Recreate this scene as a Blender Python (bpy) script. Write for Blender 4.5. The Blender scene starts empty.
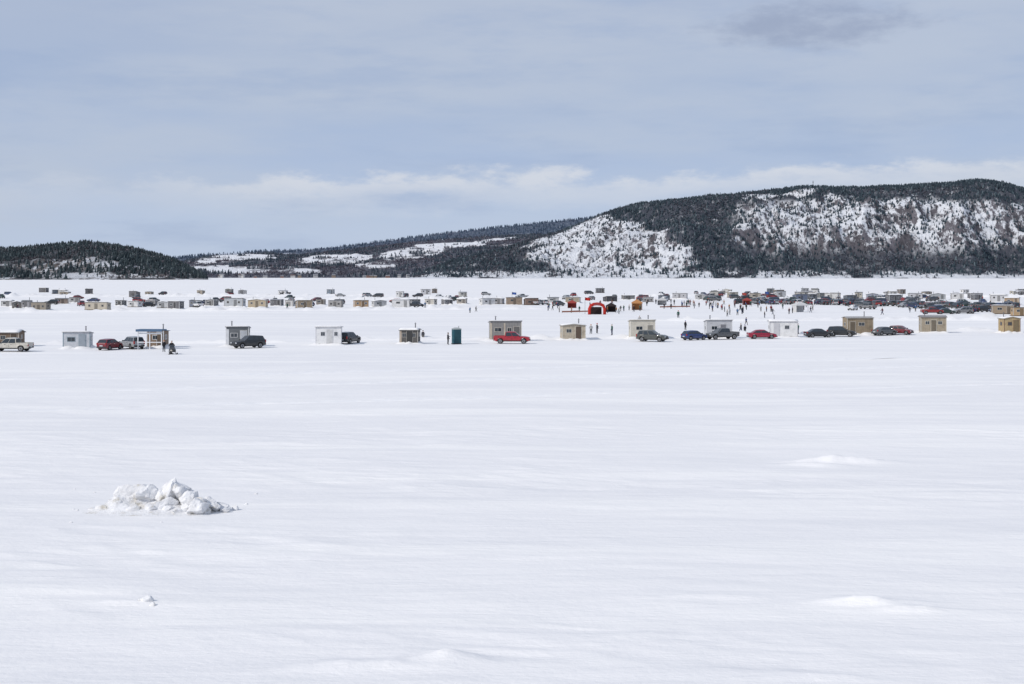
import bpy, math, random
import numpy as np
from mathutils import Vector, Matrix, noise as mnoise
random.seed(7); rng=np.random.default_rng(7)
scene=bpy.context.scene
COL=scene.collection
CAM_H=9.5; F=1422.0; HY=274.0

def lin(c):
    return tuple(((v/255.0)/12.92 if v/255.0<=0.04045 else (((v/255.0)+0.055)/1.055)**2.4) for v in c)
def C4(c): return (c[0],c[1],c[2],1.0)
def ice(b,row):
    """point on the ice for a compass bearing offset b and a dip below the horizon"""
    d=CAM_H*F/(row-HY); return ((b-512)/F*d, d)

# ------------------------------------------------------------------ materials
def newmat(name):
    m=bpy.data.materials.new(name); m.use_nodes=True
    nt=m.node_tree; b=nt.nodes['Principled BSDF']; return m,nt,b
def N(nt,t,**kw):
    n=nt.nodes.new(t)
    for k,v in kw.items(): setattr(n,k,v)
    return n
def noise_node(nt,vec,scale,detail=4,rough=0.55,vscale=None):
    if vscale:
        mp=N(nt,'ShaderNodeMapping'); mp.inputs['Scale'].default_value=vscale
        nt.links.new(vec,mp.inputs['Vector']); vec=mp.outputs['Vector']
    n=N(nt,'ShaderNodeTexNoise'); n.inputs['Scale'].default_value=scale
    n.inputs['Detail'].default_value=detail; n.inputs['Roughness'].default_value=rough
    nt.links.new(vec,n.inputs['Vector']); return n.outputs['Fac']
def ramp(nt,fac,stops):
    r=N(nt,'ShaderNodeValToRGB'); e=r.color_ramp.elements
    while len(e)<len(stops): e.new(0.5)
    for i,(p,c) in enumerate(stops):
        e[i].position=p; e[i].color=C4(c) if not isinstance(c,(int,float)) else (c,c,c,1)
    nt.links.new(fac,r.inputs['Fac']); return r.outputs['Color']
def mix(nt,fac,a,b,mode='MIX'):
    m=N(nt,'ShaderNodeMix',data_type='RGBA',blend_type=mode)
    if isinstance(fac,(int,float)): m.inputs[0].default_value=fac
    else: nt.links.new(fac,m.inputs[0])
    for s,v in ((m.inputs[6],a),(m.inputs[7],b)):
        if isinstance(v,tuple): s.default_value=C4(v)
        else: nt.links.new(v,s)
    return m.outputs[2]
def math_n(nt,op,a,b=None,c=None,clamp=False):
    m=N(nt,'ShaderNodeMath',operation=op); m.use_clamp=clamp
    for i,v in enumerate((a,b,c)):
        if v is None: continue
        if isinstance(v,(int,float)): m.inputs[i].default_value=v
        else: nt.links.new(v,m.inputs[i])
    return m.outputs[0]
def sstep(nt,x,lo,hi,a=0.0,b=1.0):
    m=N(nt,'ShaderNodeMapRange',interpolation_type='SMOOTHSTEP')
    nt.links.new(x,m.inputs['Value'])
    for k,v in (('From Min',lo),('From Max',hi),('To Min',a),('To Max',b)):
        if isinstance(v,(int,float)): m.inputs[k].default_value=v
        else: nt.links.new(v,m.inputs[k])
    return m.outputs['Result']
def bump(nt,b,h,strength,dist):
    n=N(nt,'ShaderNodeBump'); n.inputs['Strength'].default_value=strength; n.inputs['Distance'].default_value=dist
    nt.links.new(h,n.inputs['Height']); nt.links.new(n.outputs['Normal'],b.inputs['Normal'])

def mat_snow():
    m,nt,b=newmat('snow')
    pos=N(nt,'ShaderNodeNewGeometry').outputs['Position']
    n1=noise_node(nt,pos,0.035,6,0.6,(0.45,1.0,1.0))
    n2=noise_node(nt,pos,0.5,6,0.62,(0.30,1.0,1.0))
    n3=noise_node(nt,pos,6.0,5,0.65,(0.6,1,1))
    n4=noise_node(nt,pos,0.16,5,0.6,(0.12,1.0,1.0))
    c=ramp(nt,n1,[(0.32,(0.785,0.780,0.790)),(0.62,(0.840,0.832,0.830))])
    c=mix(nt,sstep(nt,n4,0.50,0.62),c,(0.870,0.860,0.850))
    c=mix(nt,sstep(nt,n2,0.50,0.75,0.0,0.6),c,(0.875,0.865,0.855))
    nt.links.new(c,b.inputs['Base Color'])
    b.inputs['Roughness'].default_value=0.75
    b.inputs['Specular IOR Level'].default_value=0.15
    h=math_n(nt,'ADD',math_n(nt,'MULTIPLY',n2,0.16),math_n(nt,'MULTIPLY',n3,0.028))
    h=math_n(nt,'ADD',h,math_n(nt,'MULTIPLY',n4,0.22))
    bump(nt,b,h,1.0,1.0)
    return m
SNOW=mat_snow()
def mat_pile():
    m,nt,b=newmat('packed_snow')
    pos=N(nt,'ShaderNodeNewGeometry').outputs['Position']
    n1=noise_node(nt,pos,1.6,6,0.65); n2=noise_node(nt,pos,9,5,0.7)
    c=ramp(nt,n1,[(0.40,(0.84,0.84,0.85)),(0.54,(0.74,0.74,0.75)),(0.66,(0.54,0.51,0.45))])
    nt.links.new(c,b.inputs['Base Color']); b.inputs['Roughness'].default_value=0.7
    b.inputs['Specular IOR Level'].default_value=0.2
    bump(nt,b,n2,0.7,0.09); return m
PILE=mat_pile()
def mat_track():
    m,nt,b=newmat('packed_track_snow')
    pos=N(nt,'ShaderNodeNewGeometry').outputs['Position']
    n=noise_node(nt,pos,1.2,4,0.6)
    c=ramp(nt,n,[(0.35,(0.80,0.80,0.81)),(0.65,(0.875,0.868,0.862))])
    nt.links.new(c,b.inputs['Base Color']); b.inputs['Roughness'].default_value=0.75
    bump(nt,b,n,0.5,0.05); return m
TRACK=mat_track()

def mat_objcol(name,rough=0.6,metal=0.0,coat=0.0,plank=0.0,dirt=0.25,spec=0.4):
    m,nt,b=newmat(name)
    oi=N(nt,'ShaderNodeObjectInfo'); tc=N(nt,'ShaderNodeTexCoord')
    n=noise_node(nt,tc.outputs['Object'],2.2,6,0.65)
    d=sstep(nt,n,0.40,0.75,1.0,1.0-dirt)
    c=mix(nt,1.0,oi.outputs['Color'],d,'MULTIPLY')
    if plank:
        sp=N(nt,'ShaderNodeSeparateXYZ'); nt.links.new(tc.outputs['Object'],sp.inputs[0])
        s=math_n(nt,'ADD',sp.outputs['X'],sp.outputs['Y'])
        fr=math_n(nt,'FRACT',math_n(nt,'MULTIPLY',s,1.0/plank))
        gr=sstep(nt,math_n(nt,'ABSOLUTE',math_n(nt,'SUBTRACT',fr,0.5)),0.40,0.48,1.0,0.72)
        c=mix(nt,1.0,c,gr,'MULTIPLY')
        bump(nt,b,gr,0.5,0.02)
    nt.links.new(c,b.inputs['Base Color'])
    b.inputs['Roughness'].default_value=rough; b.inputs['Metallic'].default_value=metal
    b.inputs['Coat Weight'].default_value=coat; b.inputs['Specular IOR Level'].default_value=spec
    return m
SIDING=mat_objcol('board_siding',0.75,plank=0.3,dirt=0.35)
PANEL=mat_objcol('painted_panel',0.6,dirt=0.2)
TRIM=mat_objcol('painted_trim',0.6,dirt=0.15)
METALROOF=mat_objcol('sheet_metal',0.45,metal=0.3,plank=0.4,dirt=0.2)
PAINT=mat_objcol('car_paint',0.35,coat=0.6,dirt=0.35)
CLOTH=mat_objcol('jacket_cloth',0.9,dirt=0.2,spec=0.2)
FABRIC=mat_objcol('tent_fabric',0.8,dirt=0.15,spec=0.2)
def plain(name,col,rough=0.6,metal=0.0,spec=0.4,var=0.25,scale=8):
    m,nt,b=newmat(name); tc=N(nt,'ShaderNodeTexCoord')
    n=noise_node(nt,tc.outputs['Object'],scale,4,0.6)
    c=ramp(nt,n,[(0.3,tuple(v*(1-var) for v in col)),(0.7,tuple(min(1,v*(1+var*0.5)) for v in col))])
    nt.links.new(c,b.inputs['Base Color']); b.inputs['Roughness'].default_value=rough
    b.inputs['Metallic'].default_value=metal; b.inputs['Specular IOR Level'].default_value=spec
    return m
GLASS=plain('window_glass',(0.03,0.04,0.05),0.08,spec=0.7)
RUBBER=plain('tyre_rubber',(0.025,0.025,0.027),0.85)
DARK=plain('black_trim',(0.035,0.036,0.04),0.6)
RIM=plain('wheel_rim',(0.35,0.35,0.36),0.35,metal=0.6)
HEADL=plain('headlamp',(0.6,0.62,0.65),0.15)
TAILL=plain('tail_lamp',(0.35,0.02,0.02),0.25)
SKIN=plain('skin',(0.55,0.36,0.27),0.6)
BOOT=plain('boots',(0.03,0.028,0.027),0.8)
STEEL=plain('stovepipe_steel',(0.16,0.16,0.17),0.5,metal=0.5)
WOOD=plain('weathered_wood',(0.20,0.15,0.10),0.8)
def randmat(name,stops):
    m,nt,b=newmat(name); oi=N(nt,'ShaderNodeObjectInfo')
    r=N(nt,'ShaderNodeValToRGB'); r.color_ramp.interpolation='CONSTANT'
    e=r.color_ramp.elements
    while len(e)<len(stops): e.new(0.5)
    for i,c in enumerate(stops): e[i].position=i/len(stops); e[i].color=C4(c)
    nt.links.new(oi.outputs['Random'],r.inputs['Fac']); nt.links.new(r.outputs['Color'],b.inputs['Base Color'])
    b.inputs['Roughness'].default_value=0.9; return m
PANTS=randmat('snow_pants',[(0.02,0.02,0.025),(0.05,0.05,0.06),(0.02,0.03,0.07),(0.03,0.03,0.03),(0.08,0.07,0.06),(0.015,0.02,0.03)])
HAT=randmat('knit_hat',[(0.03,0.03,0.03),(0.4,0.04,0.04),(0.05,0.05,0.06),(0.5,0.5,0.5),(0.03,0.08,0.3),(0.05,0.04,0.04),(0.4,0.15,0.03)])

# ------------------------------------------------------------------ mesh helpers
class MB:
    def __init__(s): s.v=[]; s.f=[]; s.m=[]
    def add(s,vs,fs,mi=0):
        o=len(s.v); s.v+= [tuple(v) for v in vs]; s.f+=[tuple(i+o for i in f) for f in fs]; s.m+=[mi]*len(fs); return s
    def box(s,x0,x1,y0,y1,z0,z1,mi=0):
        v=[(x,y,z) for z in (z0,z1) for y in (y0,y1) for x in (x0,x1)]
        return s.add(v,[(0,2,3,1),(4,5,7,6),(0,1,5,4),(2,6,7,3),(0,4,6,2),(1,3,7,5)],mi)
    def cbox(s,cx,cy,cz,w,d,h,mi=0): return s.box(cx-w/2,cx+w/2,cy-d/2,cy+d/2,cz-h/2,cz+h/2,mi)
    def tube(s,p0,p1,r0,r1,n=8,mi=0,caps=True):
        p0=Vector(p0);p1=Vector(p1); a=(p1-p0).normalized(); u=a.orthogonal().normalized(); w=a.cross(u)
        vs=[]
        for p,r in((p0,r0),(p1,r1)):
            for i in range(n):
                t=2*math.pi*i/n; vs.append(p+u*math.cos(t)*r+w*math.sin(t)*r)
        fs=[(i,(i+1)%n,n+(i+1)%n,n+i) for i in range(n)]
        if caps: fs+=[tuple(range(n-1,-1,-1)),tuple(range(n,2*n))]
        return s.add(vs,fs,mi)
    def loft(s,rings,mi=0,caps=True):
        n=len(rings[0]); vs=[p for r in rings for p in r]; fs=[]
        for k in range(len(rings)-1):
            for i in range(n): fs.append((k*n+i,k*n+(i+1)%n,(k+1)*n+(i+1)%n,(k+1)*n+i))
        if caps: fs+=[tuple(range(n-1,-1,-1)),tuple(range((len(rings)-1)*n,len(rings)*n))]
        return s.add(vs,fs,mi)
    def sphere(s,c,r,mi=0,nu=10,nv=7,sc=(1,1,1)):
        vs=[];fs=[]
        for j in range(nv+1):
            ph=math.pi*j/nv
            for i in range(nu):
                t=2*math.pi*i/nu
                vs.append((c[0]+r*sc[0]*math.sin(ph)*math.cos(t),c[1]+r*sc[1]*math.sin(ph)*math.sin(t),c[2]+r*sc[2]*math.cos(ph)))
        for j in range(nv):
            for i in range(nu): fs.append((j*nu+i,(j+1)*nu+i,(j+1)*nu+(i+1)%nu,j*nu+(i+1)%nu))
        return s.add(vs,fs,mi)
    def mesh(s,name,mats,smooth=False,fix=True):
        me=bpy.data.meshes.new(name); me.from_pydata(s.v,[],s.f)
        for m in mats: me.materials.append(m)
        me.polygons.foreach_set('material_index',s.m)
        if fix:
            import bmesh
            bm=bmesh.new(); bm.from_mesh(me); bmesh.ops.recalc_face_normals(bm,faces=bm.faces); bm.to_mesh(me); bm.free()
        if smooth: me.polygons.foreach_set('use_smooth',[True]*len(me.polygons))
        me.update(); return me
def obj(name,me,parent=None,loc=(0,0,0),rz=0,color=None,scale=None):
    o=bpy.data.objects.new(name,me); COL.objects.link(o)
    o.location=loc; o.rotation_euler=(0,0,rz)
    if scale: o.scale=scale if isinstance(scale,tuple) else (scale,)*3
    if parent: o.parent=parent
    if color: o.color=C4(color)
    return o
def empty(name,loc,rz=0,scale=None):
    o=obj(name,None,None,loc,rz,scale=scale); o.empty_display_size=0.3; return o
def np_mesh(name,verts,faces,mats,smooth=True,attr=None,attrname='Col'):
    me=bpy.data.meshes.new(name); nv=len(verts); nf,k=faces.shape
    me.vertices.add(nv); me.vertices.foreach_set('co',verts.astype(np.float32).ravel())
    me.loops.add(nf*k); me.loops.foreach_set('vertex_index',faces.astype(np.int32).ravel())
    me.polygons.add(nf); me.polygons.foreach_set('loop_start',np.arange(0,nf*k,k,dtype=np.int32))
    me.polygons.foreach_set('loop_total',np.full(nf,k,dtype=np.int32))
    me.polygons.foreach_set('use_smooth',np.full(nf,smooth))
    for m in mats: me.materials.append(m)
    me.update(calc_edges=True)
    if attr is not None:
        a=me.attributes.new(attrname,'FLOAT_COLOR','POINT'); a.data.foreach_set('color',attr.astype(np.float32).ravel())
    me.validate(); return me

# numpy value noise
_T=rng.random((512,512))
def vnoise(x,y):
    xi=np.floor(x).astype(int); yi=np.floor(y).astype(int); fx=x-xi; fy=y-yi
    fx=fx*fx*fx*(fx*(fx*6-15)+10); fy=fy*fy*fy*(fy*(fy*6-15)+10)
    a=_T[xi%512,yi%512]; b=_T[(xi+1)%512,yi%512]; c=_T[xi%512,(yi+1)%512]; d=_T[(xi+1)%512,(yi+1)%512]
    return (a*(1-fx)+b*fx)*(1-fy)+(c*(1-fx)+d*fx)*fy
def fbm(x,y,o=5,g=0.5):
    s=0;a=1;t=0
    for i in range(o):
        s=s+a*vnoise(x+i*17.3,y+i*9.1); t+=a; a*=g; x=x*2.03; y=y*2.03
    return s/t
def ridged(x,y,o=5,g=0.5):
    s=0;a=1;t=0
    for i in range(o):
        s=s+a*(1-np.abs(2*vnoise(x+i*31.7,y+i*5.3)-1)); t+=a; a*=g; x=x*2.1; y=y*2.1
    return s/t
def ss(a,b,x):
    t=np.clip((x-a)/(b-a),0,1); return t*t*(3-2*t)

# ------------------------------------------------------------------ ground
DRIFTS=[(840,462,2.3,0.9,0.32),(815,466,1.6,.7,0.15),(868,606,1.3,0.55,0.22),(905,612,1.3,0.4,0.14),(440,662,0.9,0.6,0.22),(375,668,1.6,0.5,0.16),
        (152,552,0.6,0.3,0.12),(120,604,0.7,0.25,0.07),(640,640,2.2,0.5,0.06),(560,560,3.0,0.7,0.06),(260,445,4,1.2,0.10),(700,600,2.2,.5,.06),(820,680,1.0,.4,.10),(310,672,1.0,.4,.10)]
def gh(x,y):
    x=np.asarray(x,float); y=np.asarray(y,float)
    fade=1-ss(110,330,np.hypot(x,y))*0.9
    h=(fbm(x/22+40,y/9+40,4)-0.5)*0.42*fade
    msk=ss(0.44,0.62,fbm(x/14+7,y/7+3,3))
    sas=ridged(x/3.6+11+0.25*y,y/1.3+5+0.1*x,4,0.55)
    h=h+ (sas-0.6)*0.13*msk*(1-ss(60,170,y))
    h=h+(fbm(x/2.2,y/0.9,3)-0.5)*0.045*(1-ss(60,130,y))
    for b,r,w,l,a in DRIFTS:
        cx,cy=ice(b,r); u=(x-cx)/w; v=(y-cy)/l
        lump=np.exp(-(u*u))*np.where(v<0,np.exp(-(v*v)*6),np.exp(-(v*v)*0.8))
        h=h+a*lump*(0.35+1.1*ridged(x*0.9+3,y*1.3,4))
    return h
def spaced(lo,dlo,dhi,hi,step,g=1.13):
    mid=list(np.arange(dlo,dhi,step)); a=[];p=dlo;s=step
    while p>lo: s*=g; p-=s; a.append(p)
    b=[];p=mid[-1];s=step
    while p<hi: s*=g; p+=s; b.append(p)
    return np.array(a[::-1]+mid+b)
gx=spaced(-14000,-36,36,14000,0.20,1.09); gy=spaced(-1500,27,95,16000,0.16,1.06)
X,Y=np.meshgrid(gx,gy,indexing='ij')
Z=gh(X,Y)
nx,ny=X.shape
V=np.stack([X,Y,Z],-1).reshape(-1,3)
def gridfaces(nx,ny):
    i=np.arange(nx-1)[:,None]*ny+np.arange(ny-1)[None,:]
    return np.stack([i,i+ny,i+ny+1,i+1],-1).reshape(-1,4)
obj('snow_covered_ice_ground',np_mesh('ground',V,gridfaces(nx,ny),[SNOW]))

def track(pts,width=1.0,wob=0.5,seed=0,hgt=1.0):
    P=[ice(*p) for p in pts]; cs=[(-1.0,-.03),(-.72,.07),(-.5,.02),(.5,.02),(.72,.06),(1.0,-.03)]
    rings=[]
    for k in range(len(P)-1):
        n=60
        for j in range(n):
            t=j/n; x=P[k][0]*(1-t)+P[k+1][0]*t; y=P[k][1]*(1-t)+P[k+1][1]*t
            y+=wob*(mnoise.noise(Vector((x*0.04,seed,0))))
            rings.append([(x,y+c*width,float(gh(x,y+c*width))+hgt*hh*(0.3+1.6*abs(mnoise.noise(Vector((x*.5,c,seed)))))) for c,hh in cs])
    m=MB(); n=len(cs); vs=[p for r in rings for p in r]
    fs=[(k*n+i,k*n+i+1,(k+1)*n+i+1,(k+1)*n+i) for k in range(len(rings)-1) for i in range(n-1)]
    m.add(vs,fs); obj('snowmobile_track',m.mesh('track',[TRACK],True))
track([(-200,418),(0,412),(200,404),(450,398),(700,391),(1024,384),(1300,380)],0.8,1.2,1,1.5)
track([(120,390),(500,379),(800,371),(1024,364),(1300,359)],1.0,1.5,2,1.7)
track([(-200,384),(200,376),(620,365),(1024,354),(1300,350)],1.0,2.5,4,1.5)

# ------------------------------------------------------------------ snow pile
def facet_block(c,r,sc,seed,nsub=3,nz=1.0):
    import bmesh
    rr=random.Random(seed); bm=bmesh.new(); bmesh.ops.create_icosphere(bm,subdivisions=nsub,radius=1)
    pl=[]
    for i in range(9):
        v=Vector((rr.gauss(0,1),rr.gauss(0,1),rr.gauss(0,1))).normalized(); pl.append((v,rr.uniform(0.55,0.95)))
    vs=[]
    off=Vector((seed*3.1,seed*1.7,0))
    for v in bm.verts:
        n=v.co.normalized(); rad=1.2
        for p,d in pl:
            k=n.dot(p)
            if k>0.2: rad=min(rad,d/k)
        rad*=1+nz*(0.13*mnoise.noise(n*2.2+off)+0.08*mnoise.noise(n*6+off))
        vs.append((c[0]+n.x*rad*r*sc[0],c[1]+n.y*rad*r*sc[1],c[2]+n.z*rad*r*sc[2]))
    fs=[tuple(v.index for v in f.verts) for f in bm.faces]; bm.free(); return vs,fs
def snow_pile():
    ox,oy=ice(162,511)
    m=MB()
    xs=np.linspace(-3.9,3.9,160); ys=np.linspace(-1.5,2.4,90); XX,YY=np.meshgrid(xs,ys,indexing='ij')
    H=0.42*np.exp(-((XX+0.2)/2.1)**4-((YY-0.6)/0.9)**2)+0.30*np.exp(-((XX+2.0)/1.1)**2-((YY-0.1)/0.5)**2)
    H=H*(0.5+1.0*ridged(XX*0.9+3,YY*1.4+9,4))
    edge=ss(0,1,(1-(XX/3.9)**2))*ss(0,1,(1-((YY-.45)/1.95)**2)*1.3)
    H=H*edge-0.05*(1-edge)+gh(XX+ox,YY+oy)+0.012*edge
    m.add(np.stack([XX,YY,H],-1).reshape(-1,3).tolist(),gridfaces(160,90).tolist())
    B=[(-1.20,.45,.64,.54,(1.25,.9,.76)),(-.70,.30,.68,.42,(1,1,.85)),(-1.75,.20,.36,.40,(1.3,.9,.7)),(-.15,.55,.55,.38,(1.2,.9,.8)),
       (.30,.40,.74,.50,(.8,.9,1.08)),(.72,.30,.74,.48,(.75,.9,1.08)),(.10,-.10,.34,.40,(1.2,.8,.7)),(1.12,.12,.48,.44,(1.0,.9,.8)),
       (1.45,-.15,.32,.40,(1.15,.9,.75)),(1.95,-.05,.34,.32,(1.1,.9,.8)),(1.55,-.55,.24,.40,(1.15,.9,.85)),(2.25,.35,.2,.28,(1.2,1,.6)),
       (-2.15,-.05,.14,.30,(1.5,.9,.5)),(-.45,-.25,.22,.30,(1.4,.8,.6)),(-1.05,-.30,.16,.26,(1.3,.9,.6)),(.75,-.50,.1,.22,(1.2,.9,.6)),
       (2.55,.0,.08,.16,(1.1,.9,.7)),(-2.7,.15,.06,.18,(1.5,.9,.5)),(.45,.7,.6,.45,(1.2,.9,.7)),(-.8,.8,.52,.45,(1.2,.9,.7)),(2.85,.5,.05,.15,(1,1,.8)),
       (1.9,-.5,.08,.18,(1,1,.8)),(-1.5,-.35,.1,.15,(1,1,.8)),(.35,-.35,.2,.2,(1,1,1)),(-.05,.2,.66,.25,(1,1,.8)),(1.05,-.2,.3,.22,(1,1,1))]
    g0=float(gh(ox,oy))
    for i,(x,y,z,r,sc) in enumerate(B):
        vs,fs=facet_block((x,y,z*.95+g0),r*1.05,sc,i+3,4 if r>.3 else 3); m.add(vs,fs)
    me=m.mesh('snow_pile',[PILE],True)
    try: me.set_sharp_from_angle(angle=math.radians(24))
    except Exception: pass
    obj('snow_pile',me,loc=(ox,oy,0))
snow_pile()
def lump(b,r,rad,seed):
    x,y=ice(b,r); m=MB(); vs,fs=facet_block((0,0,rad*0.3),rad,(1.2,.8,.9),seed); m.add(vs,fs)
    obj('snow_chunk',m.mesh('snow_chunk',[PILE],True),loc=(x,y,float(gh(x,y))))
lump(148,603,0.15,51); lump(153,606,0.08,52); lump(141,603,.06,53); lump(246,503,.06,54)
for i in range(12): lump(random.uniform(60,300),random.uniform(485,530),random.uniform(.03,.07),60+i)

# ------------------------------------------------------------------ hills
def mat_hill(name,rock,snow,floor,rs=1.0,lo=1.30,hi=1.48):
    m,nt,b=newmat(name)
    g=N(nt,'ShaderNodeNewGeometry'); pos=g.outputs['Position']
    at=N(nt,'ShaderNodeAttribute'); at.attribute_name='Mask'
    sp=N(nt,'ShaderNodeSeparateColor'); nt.links.new(at.outputs['Color'],sp.inputs[0])
    nf=noise_node(nt,pos,0.075*rs,9,0.75,(1,0.4,0.55)); nb=noise_node(nt,pos,0.014*rs,7,0.68,(1,0.4,0.7)); nr=noise_node(nt,pos,0.035*rs,9,0.75,(1,.5,0.35))
    sn=N(nt,'ShaderNodeSeparateXYZ'); nt.links.new(g.outputs['Normal'],sn.inputs[0])
    rockc=ramp(nt,nr,[(0.32,tuple(v*0.35 for v in rock)),(0.5,rock),(0.66,tuple(v*1.7 for v in rock))])
    s=math_n(nt,'ADD',math_n(nt,'MULTIPLY',sn.outputs['Z'],0.45),math_n(nt,'MULTIPLY',nf,1.3))
    s=math_n(nt,'ADD',s,math_n(nt,'MULTIPLY',nb,0.6))
    sf=sstep(nt,s,lo,hi)
    c=mix(nt,sf,rockc,snow)
    fl=mix(nt,sstep(nt,nf,0.53,0.66),floor,tuple(v*0.50 for v in snow))
    fm=math_n(nt,'ADD',sp.outputs[0],math_n(nt,'MULTIPLY',math_n(nt,'SUBTRACT',nf,0.5),0.9))
    c=mix(nt,sstep(nt,fm,0.45,0.80),c,fl)
    c=mix(nt,sp.outputs[1],c,snow)
    nt.links.new(c,b.inputs['Base Color']); b.inputs['Roughness'].default_value=0.9
    b.inputs['Specular IOR Level'].default_value=0.1
    bump(nt,b,nr,1.0,12.0)
    return m
def mat_forest(name):
    m,nt,b=newmat(name); at=N(nt,'ShaderNodeAttribute'); at.attribute_name='Col'
    nt.links.new(at.outputs['Color'],b.inputs['Base Color']); b.inputs['Roughness'].default_value=0.95
    b.inputs['Specular IOR Level'].default_value=0.05; return m
FOREST=mat_forest('conifer_foliage')

def hill(name,crest,d0,d1,prof,relief,rscale,nT,nS,mat,maskf,end=1.35,seed=0,lift=2.0):
    cb=np.array([c[0] for c in crest],float); cr=np.array([c[1] for c in crest],float)
    B=np.linspace(cb[0],cb[-1],nT); S=np.linspace(-0.04,end,nS)
    BB,SS=np.meshgrid(B,S,indexing='ij')
    rows=np.interp(B,cb,cr)+lift
    rows=np.convolve(np.pad(rows,5,mode='edge'),np.ones(11)/11,'valid')
    D=d0+(d1-d0)*np.clip(SS,-1,9)
    XX=(BB-512)/F*D; YY=D
    zc=np.maximum(CAM_H+(HY-rows)/F*d1,-6)
    p=prof(np.clip(SS,0,1),BB)*(1-0.5*ss(1.0,1.6,SS))
    ZZ=zc[:,None]*p
    env=ss(0,0.25,SS)*(1-0.94*ss(0.5,0.92,SS))*np.clip(zc[:,None]/120,0,1)
    ZZ=ZZ+relief*env*(ridged(XX/rscale+seed,YY/rscale+seed*2,6,0.55)-0.62)*2
    ZZ=np.where(SS<0,-6,ZZ)+ss(0,0.05,SS)*4*vnoise(XX/60,YY/60)*np.clip(zc[:,None]/40,0,1)
    P=np.stack([XX,YY,ZZ],-1)
    rowsapp=HY-(ZZ-CAM_H)/D*F
    M=maskf(BB,SS,rowsapp,XX,YY)        # forest, field
    col=np.zeros(P.shape[:2]+(4,)); col[...,0]=M[0]; col[...,1]=M[1]; col[...,3]=1
    me=np_mesh(name,P.reshape(-1,3),gridfaces(nT,nS),[mat],True,col.reshape(-1,4),'Mask')
    obj(name,me)
    return P,M,S
def tree_variants(n=6,decid=False):
    out=[]
    for k in range(n):
        vs=[];fs=[]
        if not decid:
            tiers=3; sides=5
            for t in range(tiers):
                zb=0.10+0.27*t; zt=zb+0.48 if t<tiers-1 else 1.0; rb=0.24*(1-t*0.27)
                o=len(vs); vs.append((random.uniform(-.02,.02),random.uniform(-.02,.02),zt))
                a0=random.random()*6
                for i in range(sides):
                    a=a0+2*math.pi*i/sides; r=rb*random.uniform(0.6,1.25)
                    vs.append((r*math.cos(a),r*math.sin(a),zb+random.uniform(-.05,.05)))
                fs+=[(o,o+1+i,o+1+(i+1)%sides) for i in range(sides)]
            o=len(vs); vs+=[(.03,0,0),(-.02,.02,0),(-.02,-.02,0),(0,0,.4)]; fs+=[(o,o+1,o+3),(o+1,o+2,o+3),(o+2,o,o+3)]
        else:
            vs+=[(.03,0,0),(-.03,.02,0),(-.02,-.03,0),(0,0,.7)]; fs+=[(0,1,3),(1,2,3),(2,0,3)]
            for i in range(14):
                a=random.random()*6.28; r=random.uniform(.12,.40); z=random.uniform(.15,.45); z1=z+random.uniform(.2,.5)
                o=len(vs); vs+=[(0,0,z),(r*math.cos(a),r*math.sin(a),z1),(r*.7*math.cos(a+.5),r*.7*math.sin(a+.5),z1-.1)]; fs.append((o,o+1,o+2))
        out.append((np.array(vs),np.array(fs)))
    return out
CONV=tree_variants(6); DECV=tree_variants(4,True)
def forest(name,P,M,count,hmin,hmax,tint=(1,1,1),decid=0.15,smax=None,S=None,haze=(0,0,0),tries=4):
    nT,nS=P.shape[:2]; VS=[];FS=[];CS=[];off=0
    T=rng.random(count*tries)*(nT-1.001); U=rng.random(count*tries)*((nS-1.001) if smax is None else (np.searchsorted(S,smax)-1))
    i=T.astype(int); j=U.astype(int); ft=T-i; fu=U-j
    q=lambda A:(A[i,j]*((1-ft)*(1-fu))[...,None]+A[i+1,j]*(ft*(1-fu))[...,None]+A[i,j+1]*((1-ft)*fu)[...,None]+A[i+1,j+1]*(ft*fu)[...,None])
    pts=q(P); dens=q(M[0][...,None])[:,0]*(1-q(M[1][...,None])[:,0])
    cl=fbm(pts[:,0]/38,pts[:,1]/38,3)
    keep=(rng.random(len(pts))<np.clip(dens*(0.35+1.3*cl),0,1))&(pts[:,2]>1.5)
    pts=pts[keep][:count]; n=len(pts); print(name,n)
    var=rng.integers(0,12,n); dn=fbm(pts[:,0]/160+9,pts[:,1]/160,3); isd=rng.random(n)<decid*np.clip((dn-.36)*7,0.1,2.2)
    for kind,lst in ((False,CONV),(True,DECV)):
        for k,(tv,tf) in enumerate(lst):
            sel=pts[(isd==kind)&(var%len(lst)==k)]; m=len(sel)
            if m==0: continue
            h=rng.uniform(hmin,hmax,m)*(0.8 if kind else 1.0); wf=rng.uniform(.9,1.5,m); a=rng.random(m)*6.28
            c,s=np.cos(a),np.sin(a)
            x=(tv[None,:,0]*c[:,None]-tv[None,:,1]*s[:,None])*(h*wf)[:,None]; y=(tv[None,:,0]*s[:,None]+tv[None,:,1]*c[:,None])*(h*wf)[:,None]
            z=tv[None,:,2]*h[:,None]-1.0
            v=np.stack([x,y,z],-1)+sel[:,None,:]
            VS.append(v.reshape(-1,3)); nv=len(tv)
            FS.append((tf[None]+ (np.arange(m)*nv)[:,None,None]).reshape(-1,3)+off); off+=m*nv
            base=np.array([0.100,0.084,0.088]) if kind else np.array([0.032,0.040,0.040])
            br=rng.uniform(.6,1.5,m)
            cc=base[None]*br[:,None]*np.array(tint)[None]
            dust=(rng.random(m)<0.12)[:,None]; cc=np.where(dust,cc*2.0+0.04,cc)+np.array(haze)  # blue distance haze is painted into the tree colours, no volume
            cc=np.repeat(cc[:,None,:],nv,1); CS.append(np.concatenate([cc,np.ones(cc.shape[:2]+(1,))],-1).reshape(-1,4))
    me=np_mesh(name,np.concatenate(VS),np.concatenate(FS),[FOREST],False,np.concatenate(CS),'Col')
    obj(name,me)

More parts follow.
